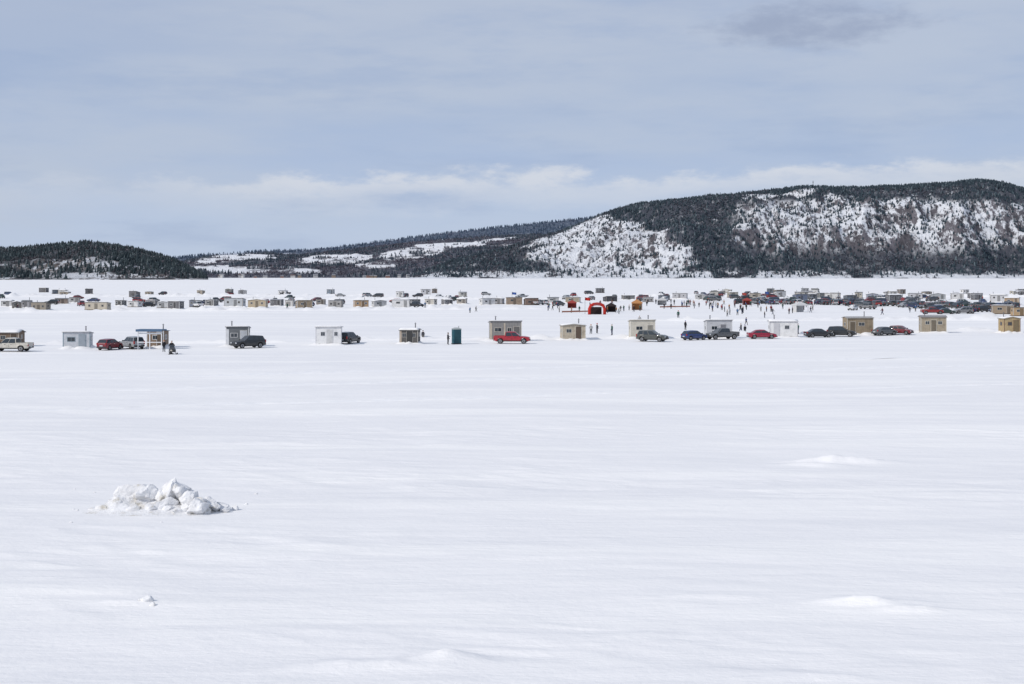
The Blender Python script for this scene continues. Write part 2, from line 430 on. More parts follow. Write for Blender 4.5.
# far ridge
HM_far=mat_hill('far_hill_ground',(0.14,0.15,0.18),(0.56,0.60,0.68),(0.085,0.110,0.155))  # base colours made lighter and bluer to paint in atmospheric haze
def farmask(b,s,r,x,y):
    f=ss(1.2,.8,((b-470)/34)**2+((r-241)/1.5)**2+(fbm(x/90,y/90,3)-.5)*1.2)+ss(1.2,.8,((b-250)/50)**2+((r-254)/1.2)**2+(fbm(x/90,y/90,3)-.5)*1.2)
    return (np.clip(0.55+0.9*fbm(x/260,y/260,3),0,1),np.clip(f,0,1)*.8)
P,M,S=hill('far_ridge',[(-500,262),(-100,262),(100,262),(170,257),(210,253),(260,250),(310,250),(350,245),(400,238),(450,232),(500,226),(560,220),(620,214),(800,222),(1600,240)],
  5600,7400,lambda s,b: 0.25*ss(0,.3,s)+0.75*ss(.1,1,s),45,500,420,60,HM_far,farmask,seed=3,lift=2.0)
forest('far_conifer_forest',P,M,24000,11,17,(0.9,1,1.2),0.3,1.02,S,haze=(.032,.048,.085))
# farmland hills
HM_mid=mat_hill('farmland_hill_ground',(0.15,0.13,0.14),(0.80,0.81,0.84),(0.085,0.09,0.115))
def fieldmask(b,s,r,x,y):
    f=np.zeros_like(b)
    def el(cb,cr,wb,wr,tilt=0):
        n=(fbm(x/90,y/90,3)-.5)*0.7
        q=((b-cb)/wb)**2+((r-cr-tilt*(b-cb))/wr)**2
        return ss(1.12,0.92,q+n)
    for a in [(242,258,40,3.4,-.02),(335,259,36,4.8,-.04),(412,253,32,5.2,-.10),(450,245,34,2.2,-.03),(228,269,38,3.6,0.03),(302,271,20,2.2,0),(376,265,22,2.2,0),(205,262,12,1.6,0),(496,240,24,1.5,-.12)]:
        f=np.maximum(f,el(*a))
    rows=ss(0.57,0.65,fbm(b/16,r/1.2+30,2)); f=f*(1-0.85*rows)
    return (np.clip(0.35+1.2*fbm(x/120+5,y/120,3),0,1)*(1-f),f)
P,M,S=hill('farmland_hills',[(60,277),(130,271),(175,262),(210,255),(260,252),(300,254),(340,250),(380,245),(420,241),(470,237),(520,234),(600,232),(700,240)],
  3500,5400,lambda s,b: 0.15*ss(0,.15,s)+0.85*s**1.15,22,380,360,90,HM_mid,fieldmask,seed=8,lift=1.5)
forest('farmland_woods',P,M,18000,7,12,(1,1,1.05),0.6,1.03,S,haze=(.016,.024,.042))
# left hill
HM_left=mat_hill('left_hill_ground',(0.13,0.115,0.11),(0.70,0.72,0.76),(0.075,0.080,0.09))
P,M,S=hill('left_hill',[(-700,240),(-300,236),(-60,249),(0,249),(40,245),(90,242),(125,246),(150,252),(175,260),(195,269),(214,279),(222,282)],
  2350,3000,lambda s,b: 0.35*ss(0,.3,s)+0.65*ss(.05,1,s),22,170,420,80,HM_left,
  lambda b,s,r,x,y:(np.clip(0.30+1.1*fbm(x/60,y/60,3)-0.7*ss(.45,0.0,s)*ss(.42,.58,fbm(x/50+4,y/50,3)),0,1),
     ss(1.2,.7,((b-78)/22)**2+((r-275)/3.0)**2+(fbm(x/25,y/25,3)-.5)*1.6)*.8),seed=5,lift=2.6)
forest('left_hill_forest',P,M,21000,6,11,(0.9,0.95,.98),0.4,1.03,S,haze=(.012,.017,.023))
# right mountain
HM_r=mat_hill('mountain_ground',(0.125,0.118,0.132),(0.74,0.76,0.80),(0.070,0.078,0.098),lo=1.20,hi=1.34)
def mmask(b,s,r,x,y):
    n=fbm(x/110+3,y/110+(HY-r)/30,4); n2=fbm(x/30,y/30+r/9,4)
    rockA=ss(1.35,.65,((b-608)/80)**2+((r-252)/33)**2+(n-.5)*1.6)
    rockB=ss(700,775,b)*ss(192,208,r)*ss(.36,.54,n+0.35*(n2-.5))
    rockC=ss(1.2,.6,((b-880)/150)**2+((r-225)/34)**2+(n-.5)*2.4)*0.8
    low=ss(232,262,r)*ss(690,760,b)*0.62
    shore=ss(267,274,r)*ss(.35,.55,n2)
    rock=np.clip(np.maximum.reduce([rockA,rockB*0.88*(1-low),rockC*(1-low),shore*.8]),0,1)
    rock=rock*ss(.22,.48,n2+.12)
    f=np.clip(1.08-rock*0.93,0,1)*np.clip(0.55+1.0*n2,0,1)
    fld=ss(273.4,276,r)*ss(.38,.55,fbm(x/50,y/50,2))*.9
    return (f,fld)
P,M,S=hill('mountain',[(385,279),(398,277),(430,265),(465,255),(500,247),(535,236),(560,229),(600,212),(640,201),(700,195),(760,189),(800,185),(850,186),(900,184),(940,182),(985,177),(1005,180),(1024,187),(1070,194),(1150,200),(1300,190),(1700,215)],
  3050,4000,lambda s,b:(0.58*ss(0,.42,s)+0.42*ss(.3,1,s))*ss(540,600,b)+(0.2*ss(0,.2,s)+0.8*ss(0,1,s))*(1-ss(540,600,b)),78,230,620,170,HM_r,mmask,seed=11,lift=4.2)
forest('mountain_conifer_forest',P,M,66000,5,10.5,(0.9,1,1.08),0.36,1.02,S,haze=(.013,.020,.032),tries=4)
def mast():
    m=MB(); 
    for a in range(3):
        t=a*2.094; m.tube((2*math.cos(t),2*math.sin(t),0),(.4*math.cos(t),.4*math.sin(t),26),.35,.25,4)
    for k in range(7): 
        z=k*3.6+2; r=2-1.6*z/26
        for a in range(3):
            t=a*2.094;u=t+2.094; m.tube((r*math.cos(t),r*math.sin(t),z),(r*math.cos(u),r*math.sin(u),z+1.5),.15,.15,3)
    m.cbox(0,0,22,3,1,2); D=3990; obj('radio_mast',m.mesh('radio_mast',[STEEL]),loc=((813-512)/F*D,D,CAM_H+(HY-190)/F*D))
mast()

# ------------------------------------------------------------------ huts
def snowroof_mesh(w,d,zf,th=0.12,seed=0):
    nxs,nys=9,7; vs=[];fs=[]
    for lay in (0,1):
        for i in range(nxs):
            for j in range(nys):
                x=-w/2+w*i/(nxs-1); y=-d/2+d*j/(nys-1)
                e=min(i,nxs-1-i,j,nys-1-j)
                t=0 if lay==0 else (th*(0.35 if e==0 else 1)*(0.7+0.6*mnoise.noise(Vector((x+seed,y,0)))+.2))
                vs.append((x,y,zf(x,y)+0.004+max(t,0.004 if lay else 0)))
    n=nxs*nys
    for i in range(nxs-1):
        for j in range(nys-1):
            a=i*nys+j; fs.append((a,a+1,a+nys+1,a+nys)); fs.append((n+a,n+a+nys,n+a+nys+1,n+a+1))
    for i in range(nxs-1):
        for j,(s) in ((0,0),(nys-1,1)):
            a=i*nys+j; fs.append((a,a+nys,n+a+nys,n+a))
    for j in range(nys-1):
        for i in (0,nxs-1):
            a=i*nys+j; fs.append((a,a+1,n+a+1,n+a))
    return vs,fs
def bank_mesh(w,d,seed,h=0.3):
    vs=[];fs=[];n=40;cs=[(0.0,h*.9),(.18,h),(.5,h*.45),(.95,.0),(1.2,-.12)]
    for i in range(n):
        t=2*math.pi*i/n; cx,cy=math.cos(t),math.sin(t)
        k=1/max(abs(cx),abs(cy)); bx,by=cx*k*(w/2-.03),cy*k*(d/2-.03)
        ux,uy=cx,cy
        f=.45+.9*abs(mnoise.noise(Vector((cx*1.6+seed,cy*1.6,seed))))*1.6
        for r,z in cs: vs.append((bx+ux*r*f*1.1,by+uy*r*f*1.1,z*f if z>0 else z))
    m=len(cs)
    for i in range(n):
        for j in range(m-1): fs.append((i*m+j,i*m+j+1,((i+1)%n)*m+j+1,((i+1)%n)*m+j))
    return vs,fs
_hs=[0]
def hut(x,y,w,d,h,roof='gable',wall=(.5,.4,.3),rc=(.3,.3,.32),trim=(.7,.7,.7),wins=((.25,.5),),door=.7,rz=0,snow=True,wallmat=None,name='ice_fishing_hut',chim=True,doorc=None,pitch=0.22,bank=True,strips=None,doorw=.8):
    _hs[0]+=1; sd=_hs[0]*1.37
    E=empty(name,(x,y,float(gh(x,y))),rz); sk=0.16
    wm=wallmat or SIDING; ov=0.16
    rise=pitch*(d/2 if roof=='gable' else w/2 if roof=='gable_front' else d)
    if roof=='flat': rise=0.04*d
    hw=h-sk-0.08-rise
    if roof=='gable': zf=lambda X,Y: sk+hw+rise*(1-abs(Y)/(d/2))
    elif roof=='gable_front': zf=lambda X,Y: sk+hw+rise*(1-abs(X)/(w/2))
    else: zf=lambda X,Y: sk+hw+rise*(.5-Y/d)
    m=MB(); K=12
    ring=[]
    for i in range(K): ring.append((-w/2+w*i/K,-d/2))
    for i in range(K): ring.append((w/2,-d/2+d*i/K))
    for i in range(K): ring.append((w/2-w*i/K,d/2))
    for i in range(K): ring.append((-w/2,d/2-d*i/K))
    n=len(ring); vs=[(a,b,sk) for a,b in ring]+[(a,b,zf(a,b)-.01) for a,b in ring]
    m.add(vs,[(i,(i+1)%n,n+(i+1)%n,n+i) for i in range(n)]); m.box(-w/2+.02,w/2-.02,-d/2+.02,d/2-.02,sk+.01,sk+.05)
    obj('walls',m.mesh('walls',[wm]),E,color=wall)
    m=MB(); nxr=13;nyr=9;vs=[]
    for lay in(0,.07):
        for i in range(nxr):
            for j in range(nyr):
                X=-(w/2+ov)+(w+2*ov)*i/(nxr-1);Y=-(d/2+ov)+(d+2*ov)*j/(nyr-1); vs.append((X,Y,zf(X,Y)+lay))
    q=nxr*nyr;fs=[]
    for i in range(nxr-1):
        for j in range(nyr-1):
            a=i*nyr+j;fs+=[(a,a+1,a+nyr+1,a+nyr),(q+a,q+a+nyr,q+a+nyr+1,q+a+1)]
    for i in range(nxr-1):
        for j in(0,nyr-1): a=i*nyr+j;fs.append((a,a+nyr,q+a+nyr,q+a))
    for j in range(nyr-1):
        for i in(0,nxr-1): a=i*nyr+j;fs.append((a,a+1,q+a+1,q+a))
    m.add(vs,fs); obj('roof',m.mesh('roof',[METALROOF]),E,color=rc)
    if snow:
        m=MB(); vs,fs=snowroof_mesh(w+2*ov-.08,d+2*ov-.08,lambda X,Y:zf(X,Y)+.07,.13,sd); m.add(vs,fs)
        obj('roof_snow',m.mesh('roof_snow',[SNOW],True),E)
    m=MB()
    for s in(-1,1): m.box(-w/2-.3,w/2+.3,s*d*.36-.06,s*d*.36+.06,-.1,sk)
    obj('skids',m.mesh('skids',[WOOD]),E)
    m=MB()
    for sx in(-1,1): m.box(sx*w/2-.05+.004*sx,sx*w/2+.05+.004*sx,-d/2-.02,-d/2+.05,sk+.01,zf(sx*w/2,-d/2)-.02)
    if door is not None:
        dx=-w/2+door*w; m.box(dx-doorw/2-.06,dx+doorw/2+.06,-d/2-.03,-d/2-.002,sk+.02,sk+min(1.9,hw-.1)+.06)
    for wx,wz in wins:
        cx=-w/2+wx*w; cz=sk+hw*.62; m.box(cx-wz/2-.06,cx+wz/2+.06,-d/2-.03,-d/2-.002,cz-.3,cz+.3)
    m.box(w/2+.002,w/2+.03,-.35,.35,sk+hw*.5-.05,sk+hw*.5+.55); m.box(-w/2-.03,-w/2-.002,-.35,.35,sk+hw*.5-.05,sk+hw*.5+.55)
    obj('trim',m.mesh('trim',[TRIM]),E,color=trim)
    m=MB()
    for wx,wz in wins:
        cx=-w/2+wx*w; cz=sk+hw*.62; m.box(cx-wz/2,cx-.02,-d/2-.04,-d/2-.025,cz-.24,cz+.24); m.box(cx+.02,cx+wz/2,-d/2-.04,-d/2-.025,cz-.24,cz+.24)
    m.box(w/2+.025,w/2+.04,-.29,.29,sk+hw*.5+.01,sk+hw*.5+.49); m.box(-w/2-.04,-w/2-.025,-.29,.29,sk+hw*.5+.01,sk+hw*.5+.49)
    obj('windows',m.mesh('windows',[GLASS]),E)
    if door is not None:
        m=MB(); m.box(dx-doorw/2,dx+doorw/2,-d/2-.045,-d/2-.025,sk+.03,sk+min(1.9,hw-.1)); m.cbox(dx+doorw/2-.08,-d/2-.06,sk+.95,.05,.04,.12)
        dc=doorc or tuple(v*.45 for v in wall); obj('door',m.mesh('door',[PANEL]),E,color=dc)
    if chim:
        m=MB(); cx=w*(.28 if sd%2<1 else -.3); cy=d*.15; z0=zf(cx,cy); m.tube((cx,cy,z0-.1),(cx,cy,z0+.75),.07,.07,8); m.tube((cx,cy,z0+.78),(cx,cy,z0+.9),.15,.03,8)
        obj('stovepipe',m.mesh('stovepipe',[STEEL],False),E)
    if strips:
        m=MB()
        for fx in strips: m.box(-w/2+fx[0]*w,-w/2+fx[1]*w,-d/2-.022,-d/2-.003,sk+fx[2]*hw,sk+fx[3]*hw)
        obj('wall_panels',m.mesh('wall_panels',[PANEL]),E,color=strips[0][4])
    if bank:
        m=MB(); vs,fs=bank_mesh(w,d,sd,random.uniform(.2,.42)); m.add(vs,fs); obj('snow_bank',m.mesh('snow_bank',[SNOW],True),E)
    return E
def fhut(b0,b1,base,top,dd=2.2,rz=0,**k):
    x,y=ice((b0+b1)/2,base); w=(b1-b0)/F*y; h=(base-top)/F*y
    return hut(x,y+dd/2,w-0.4,dd,h-.08,rz=rz,**k)

# ------------------------------------------------------------------ vehicles
def vehicle_meshes(kind):
    P=dict(
     sedan=dict(L=4.6,W=.88,top=[(-2.3,.80),(-2.2,.95),(-1.5,.98),(.9,.95),(1.7,.86),(2.15,.74),(2.3,.60)],cab=[(-1.75,.95),(-1.0,1.40),(-.3,1.45),(.35,1.42),(1.15,.93)],wh=(-1.38,1.38),R=.32,zb=.24),
     hatch=dict(L=4.1,W=.86,top=[(-2.05,.78),(-1.98,.98),(-1.4,1.0),(.8,.97),(1.5,.88),(1.95,.74),(2.05,.60)],cab=[(-1.95,.98),(-1.6,1.44),(-.5,1.52),(.25,1.48),(1.1,.95)],wh=(-1.25,1.25),R=.32,zb=.24),
     suv=dict(L=4.7,W=.94,top=[(-2.35,.80),(-2.28,1.05),(-1.5,1.08),(.8,1.08),(1.7,1.02),(2.25,.88),(2.35,.65)],cab=[(-2.25,1.06),(-1.95,1.66),(-.6,1.74),(.15,1.70),(.95,1.06)],wh=(-1.4,1.42),R=.37,zb=.32),
     van=dict(L=4.9,W=.96,top=[(-2.45,.80),(-2.42,1.05),(-1.5,1.08),(1.2,1.08),(2.0,.95),(2.35,.80),(2.45,.62)],cab=[(-2.42,1.05),(-2.25,1.72),(-.6,1.78),(.7,1.72),(1.75,1.0)],wh=(-1.45,1.5),R=.34,zb=.28),
     pickup=dict(L=5.4,W=.96,top=[(-2.7,.88),(-2.68,.92),(-1.0,.92),(-.9,1.12),(1.1,1.14),(2.0,1.08),(2.6,.98),(2.7,.7)],cab=[(-1.02,1.10),(-.92,1.74),(-.2,1.82),(.5,1.78),(1.25,1.12)],wh=(-1.70,1.80),R=.40,zb=.40))[kind]
    L,W,R,zb=P['L'],P['W'],P['R'],P['zb']; tx=[a for a,_ in P['top']]; tz=[b for _,b in P['top']]
    ra=R+.07
    xs=set(np.linspace(-L/2,L/2,27).tolist()+tx)
    for c in P['wh']:
        for t in np.linspace(-1,1,11): xs.add(c+ra*t*.999)
        xs.add(c-ra*1.01); xs.add(c+ra*1.01)
    xs=sorted(xs); rings=[]
    for x in xs:
        zt=float(np.interp(x,tx,tz)); b=zb
        e=abs(x)/(L/2); b=zb+.08*max(0,(e-.9)/.1)
        for c in P['wh']:
            if abs(x-c)<ra: b=max(b,R+math.sqrt(ra*ra-(x-c)**2))
        b=min(b,zt-.1)
        w=W*(1-.16*max(0,(e-.72)/.28)**2)
        hh=zt-b
        half=[(w*.80,b),(w*.97,b+hh*.08),(w,b+hh*.35),(w*.995,b+hh*.62),(w*.955,zt-hh*.10),(w*.86,zt),(w*.4,zt+.025)]
        rings.append([(x,yy,zz) for yy,zz in half]+[(x,-yy,zz) for yy,zz in reversed(half)])
    body=MB(); body.loft(rings)
    cb=P['cab']; x0,x1=cb[0][0],cb[-1][0]; belt=(cb[0][1]+cb[-1][1])/2-.03; rf=max(z for _,z in cb)
    wb=W*.90; wt=W*.70
    wy=lambda z: wb+(wt-wb)*max(0,(z-belt))/(rf-belt)
    cx=[a for a,_ in cb]; cz=[b for _,b in cb]; rings=[]
    for x in sorted(set(np.linspace(x0,x1,18).tolist()+cx)):
        z=max(float(np.interp(x,cx,cz)),belt+.01); zz=z-.05 if z-belt>.07 else belt+.005
        y1=wy(zz); half=[(wb,belt-.05),(y1,zz),(max(y1-.10,.1),z),(y1*.4,z+.02)]
        rings.append([(x,a,c) for a,c in half]+[(x,-a,c) for a,c in reversed(half)])
    body.loft(rings)
    if kind=='pickup':
        for s in(-1,1): body.box(-2.68,-.98,s*.88-.045,s*.88+.045,.86,1.18)
        body.box(-2.70,-2.60,-.84,.84,.84,1.17)
    g=MB()
    lo=belt+.06; hi=rf-.13
    def xat(z,front):
        seq=list(reversed(cb)) if front else cb
        for (a,za),(b2,zb2) in zip(seq,seq[1:]):
            if min(za,zb2)<=z<=max(za,zb2) and zb2!=za: return a+(b2-a)*(z-za)/(zb2-za)
        return seq[1][0]
    fl=xat(lo,True)-.12; fh=xat(hi,True)-.10; rl=xat(lo,False)+.12; rh=xat(hi,False)+.10
    cuts=[0,.5,1] if kind in('sedan','pickup') else [0,.30,.62,1]
    for s in(-1,1):
        for a,b2 in zip(cuts,cuts[1:]):
            pa=a+(.02 if a>0 else 0); pb=b2-(.02 if b2<1 else 0)
            pts=[(rl+(fl-rl)*pa,lo),(rl+(fl-rl)*pb,lo),(rh+(fh-rh)*pb,hi),(rh+(fh-rh)*pa,hi)]
            g.add([(x,s*(wy(z)+.012),z) for x,z in pts]+[(x,s*(wy(z)-.02),z) for x,z in pts],[(0,1,2,3),(4,7,6,5),(0,4,5,1),(1,5,6,2),(2,6,7,3),(3,7,4,0)])
    def screen(front):
        za,zb2=belt+.08,rf-.12; xa=xat(za,front); xb=xat(zb2,front); o=.018 if front else -.018
        ya,yb=wy(za)-.08,wy(zb2)-.10
        v=[(xa+o,-ya,za),(xa+o,ya,za),(xb+o,yb,zb2),(xb+o,-yb,zb2)]; v+=[(a-2*o,b3,c-.01) for a,b3,c in v]
        g.add(v,[(0,1,2,3),(4,7,6,5),(0,4,5,1),(1,5,6,2),(2,6,7,3),(3,7,4,0)])
    screen(True); screen(False)
    wh=MB()
    for c in P['wh']:
        for s in(-1,1):
            yo=s*(W-.02); yi=s*(W-.24)
            wh.tube((c,yi,R),(c,yo,R),R,R,20,0); wh.tube((c,yo-s*.01,R),(c,yo+s*.012,R),R*.64,R*.60,14,1)
            for k in range(5):
                t=k*1.2566; wh.tube((c,yo+s*.015,R),(c+math.cos(t)*R*.55,yo+s*.015,R+math.sin(t)*R*.55),.03,.025,4,0)
    tr=MB()
    tr.box(-L/2-.04,-L/2+.12,-W*.82,W*.82,zb+.06,zb+.26); tr.box(L/2-.12,L/2+.04,-W*.82,W*.82,zb+.04,zb+.22)
    tr.box(-L/2+.3,L/2-.3,-W*.70,W*.70,zb-.06,zb+.05)
    tr.box(L/2-.05,L/2+.012,-W*.42,W*.42,zb+.26,zb+.42)
    for s in(-1,1):
        tr.cbox(fl+.02,s*(wb+.10),belt+.10,.12,.20,.14)
        for dxx in ([-.02] if kind=='pickup' else [-.75,.12,.95] if kind!='sedan' else [-.75,.1,.9]):
            tr.box(dxx-.008,dxx+.008,s*W-.006,s*W+.004,zb+.18,belt-.10)
        tr.box(P['wh'][0]+ra,P['wh'][1]-ra,s*W*.98-.03,s*W*.98+.02,zb+.02,zb+.10)
        tr.box(-.45,-.27,s*W-.02,s*W+.02,belt-.16,belt-.12); tr.box(.42,.60,s*W-.02,s*W+.02,belt-.16,belt-.12)
    li=MB(); zl=float(np.interp(L/2-.12,tx,tz))
    for s in(-1,1):
        li.box(L/2-.28,L/2-.02,s*W*.70-.14,s*W*.70+.14,zl-.22,zl-.06,0)
        li.box(-L/2-.015,-L/2+.12,s*W*.80-.09,s*W*.80+.07,.74,.98 if kind in('sedan','hatch','pickup') else 1.15,1)
    li.box(-L/2-.045,-L/2-.03,-.25,.25,.55,.68,0)
    return dict(body=body.mesh('body_'+kind,[PAINT],True),glass=g.mesh('glass_'+kind,[GLASS]),wheels=wh.mesh('wheels_'+kind,[RUBBER,RIM]),
                trim=tr.mesh('trim_'+kind,[DARK]),lamps=li.mesh('lamps_'+kind,[HEADL,TAILL]))
VM={k:vehicle_meshes(k) for k in('sedan','hatch','suv','van','pickup')}
for k in VM:
    me=VM[k]['body']
    try: me.set_sharp_from_angle(angle=math.radians(32))
    except Exception: pass
NAMES=dict(sedan='parked_car',hatch='hatchback_car',suv='parked_suv',van='parked_minivan',pickup='pickup_truck')
def car(kind,x,y,rz,color,sc=.95):
    E=empty(NAMES[kind],(x,y,float(gh(x,y))+.005),rz,sc)
    for p,me in VM[kind].items(): obj(p,me,E,color=color)
    return E
def fcar(kind,b,base,deg,color,back=.9):
    x,y=ice(b,base); return car(kind,x,y+back,math.radians(deg),color,.92)
BLK=(.02,.021,.024);GRY=(.10,.105,.11);SIL=(.40,.41,.42);WHT=(.72,.72,.72);BLU=(.02,.06,.28);DGN=(.02,.045,.035);MAR=(.16,.015,.025);NAV=(.015,.025,.08)

# ------------------------------------------------------------------ people
def person_mesh(pose):
    J={'pel':(0,0,.96,.15),'bel':(0,0,1.12,.155),'che':(0,0,1.30,.165),'nek':(0,-.01,1.46,.075),
       'shL':(.17,0,1.39,.085),'elL':(.25,.02,1.13,.062),'wrL':(.27,-.06,.90,.045),
       'shR':(-.17,0,1.39,.085),'elR':(-.25,.02,1.13,.062),'wrR':(-.27,-.06,.90,.045),
       'hiL':(.10,0,.88,.11),'knL':(.12,-.02,.50,.080),'anL':(.13,.02,.10,.060),'toL':(.14,-.15,.05,.050),
       'hiR':(-.10,0,.88,.11),'knR':(-.12,-.02,.50,.080),'anR':(-.13,.02,.10,.060),'toR':(-.14,-.15,.05,.050)}
    def st(k,x,y,z): J[k]=(x,y,z,J[k][3])
    if pose=='walk':
        st('knL',.11,-.20,.52);st('anL',.12,-.26,.11);st('toL',.12,-.43,.06);st('knR',-.11,.08,.50);st('anR',-.12,.34,.15);st('toR',-.12,.22,.05)
        st('elL',.26,.16,1.15);st('wrL',.25,.14,.92);st('elR',-.26,-.12,1.14);st('wrR',-.24,-.30,.98)
    if pose=='arms':
        st('elL',.27,-.04,1.13);st('wrL',.10,-.26,1.16);st('elR',-.27,-.02,1.13);st('wrR',-.20,-.12,.93);st('toR',-.20,-.12,.05)
    if pose=='pockets':
        st('elL',.31,.06,1.15);st('wrL',.20,-.10,1.0);st('elR',-.31,.06,1.15);st('wrR',-.20,-.10,1.0);st('anL',.17,.02,.10);st('toL',.20,-.14,.05)
    if pose=='sit':
        for k in J:
            x,y,z,r=J[k]
            if k[:2] in('pe','be','ch','ne','sh','el','wr'): J[k]=(x,y-(z-.96)*.25,z-.18,r)
        st('hiL',.12,0,.72);st('knL',.22,-.40,.66);st('anL',.24,-.36,.26);st('toL',.24,-.52,.20);st('hiR',-.12,0,.72);st('knR',-.22,-.40,.66);st('anR',-.24,-.36,.26);st('toR',-.24,-.52,.20)
        st('elL',.30,-.26,1.0);st('wrL',.30,-.50,.98);st('elR',-.30,-.26,1.0);st('wrR',-.30,-.50,.98)
    E=[('pel','bel'),('bel','che'),('che','nek')]
    for s in'LR': E+=[('che','sh'+s),('sh'+s,'el'+s),('el'+s,'wr'+s),('pel','hi'+s),('hi'+s,'kn'+s),('kn'+s,'an'+s),('an'+s,'to'+s)]
    ks=list(J); me=bpy.data.meshes.new('sk'); me.from_pydata([J[k][:3] for k in ks],[(ks.index(a),ks.index(b)) for a,b in E],[])
    o=bpy.data.objects.new('sk',me); COL.objects.link(o); o.modifiers.new('Skin','SKIN')
    sv=me.skin_vertices[0].data
    for i,k in enumerate(ks): r=J[k][3]; sv[i].radius=(r,r*.82) if k in('pel','bel','che') else (r,r); sv[i].use_root=(k=='pel')
    s=o.modifiers.new('Sub','SUBSURF'); s.levels=1
    dg=bpy.context.evaluated_depsgraph_get(); ev=o.evaluated_get(dg); t=ev.to_mesh()
    vs=[tuple(v.co) for v in t.vertices]; fs=[tuple(p.vertices) for p in t.polygons]; ev.to_mesh_clear(); bpy.data.objects.remove(o)
    m=MB(); m.add(vs,fs)
    A={k:Vector(J[k][:3]) for k in J}
    hz=J['pel'][2]-.06
    for i,f in enumerate(m.f):
        c=sum((Vector(m.v[k]) for k in f),Vector())/len(f)
        leg=min((c-(A[a]+ (A[b]-A[a])*tt)).length for s in'LR' for a,b in(('hi'+s,'kn'+s),('kn'+s,'an'+s)) for tt in(.0,.33,.66,1))
        arm=min((c-(A[a]+ (A[b]-A[a])*tt)).length for s in'LR' for a,b in(('sh'+s,'el'+s),('el'+s,'wr'+s)) for tt in(.0,.33,.66,1))
        feet=min((c-A[k]).length for k in('anL','toL','anR','toR'))
        if feet<.13: m.m[i]=3
        elif leg<arm and c.z<hz: m.m[i]=1
    nk=A['nek']; hc=nk+Vector((0,-.02 if pose!='sit' else -.05,.17))
    m.tube(nk-Vector((0,0,.03)),hc-Vector((0,0,.06)),.055,.05,8,2)
    m.sphere(hc,.11,2,12,9,(.80,.95,1.1)); m.sphere(hc+Vector((0,.012,.045)),.118,4,12,7,(.86,.98,.85))
    m.sphere(hc+Vector((0,-.108,-.01)),.016,2,5,4,(1,1.3,1.5))
    for s in(-1,1): m.sphere(hc+Vector((s*.036,-.096,.005)),.011,3,5,4); m.sphere(hc+Vector((s*.09,0,-.01)),.022,2,5,4,(.5,1,1.3))
    m.cbox(hc.x,hc.y-.10,hc.z-.055,.045,.012,.008,3)
    for s,sx in(('L',1),('R',-1)):
        w=A['wr'+s]; d=(w-A['el'+s]).normalized(); side=Vector((sx,0,0)); fw=(Vector((0,-1,0))-d*d.dot(Vector((0,-1,0)))).normalized()
        pc=w+d*.07; m.tube(w,pc+d*.03,.034,.040,6,3)
        for q in range(4):
            o0=pc+d*.02+fw*(-.03+.02*q); L=(.055,.07,.075,.065)[q]; o1=o0+d*L*.5; o2=o1+d*L*.4-side*.02
            m.tube(o0,o1,.012,.011,5,3); m.tube(o1,o2,.011,.009,5,3)
        m.tube(w+d*.03+fw*.02,w+d*.07+fw*.06,.014,.011,5,3)
    return m.mesh('person_'+pose,[CLOTH,PANTS,SKIN,BOOT,HAT],True)
PM={p:person_mesh(p) for p in('stand','walk','arms','pockets','sit')}
JACK=[(.03,.03,.035),(.25,.03,.03),(.02,.04,.14),(.05,.05,.06),(.30,.14,.05),(.03,.09,.07),(.05,.12,.24),(.02,.02,.02),(.04,.035,.03),(.03,.03,.05),(.08,.02,.03),(.35,.35,.35),(.02,.02,.03),(.06,.06,.07)]
def person(x,y,pose=None,rz=None,s=None,color=None,name='person'):
    pose=pose or random.choice(['stand','walk','arms','pockets']); rz=random.uniform(0,6.28) if rz is None else rz
    return obj(name,PM[pose],None,(x,y,float(gh(x,y))),rz,color or random.choice(JACK),s or random.uniform(.82,1.02))

# ------------------------------------------------------------------ small structures
def portable_toilet(b,base,col=(.02,.20,.22)):
    x,y=ice(b,base); E=empty('portable_toilet',(x,y,0),.25)
    m=MB(); m.box(-.55,.55,-.55,.55,.12,2.0)
    for i in(-1,0,1): m.box(.551,.57,i*.3-.06,i*.3+.06,.3,1.9); m.box(-.57,-.551,i*.3-.06,i*.3+.06,.3,1.9)
    obj('cabin',m.mesh('cabin',[PANEL]),E,color=col)
    m=MB(); m.box(-.40,.40,-.585,-.552,.2,1.9); m.box(.22,.3,-.61,-.586,1.0,1.15); obj('door',m.mesh('door',[PANEL]),E,color=tuple(v*.6 for v in col))
    m=MB(); m.loft([[(-.6,-.6,2.0),(.6,-.6,2.0),(.6,.6,2.0),(-.6,.6,2.0)],[(-.55,-.55,2.12),(.55,-.55,2.12),(.55,.55,2.12),(-.55,.55,2.12)],[(-.2,-.2,2.24),(.2,-.2,2.24),(.2,.2,2.24),(-.2,.2,2.24)]]); m.tube((.4,.4,2.05),(.4,.4,2.45),.05,.05)
    obj('roof',m.mesh('roof',[PANEL]),E,color=(.35,.38,.38))
    m=MB(); m.box(-.6,.6,-.6,.6,-.02,.12); obj('base',m.mesh('base',[DARK]),E)
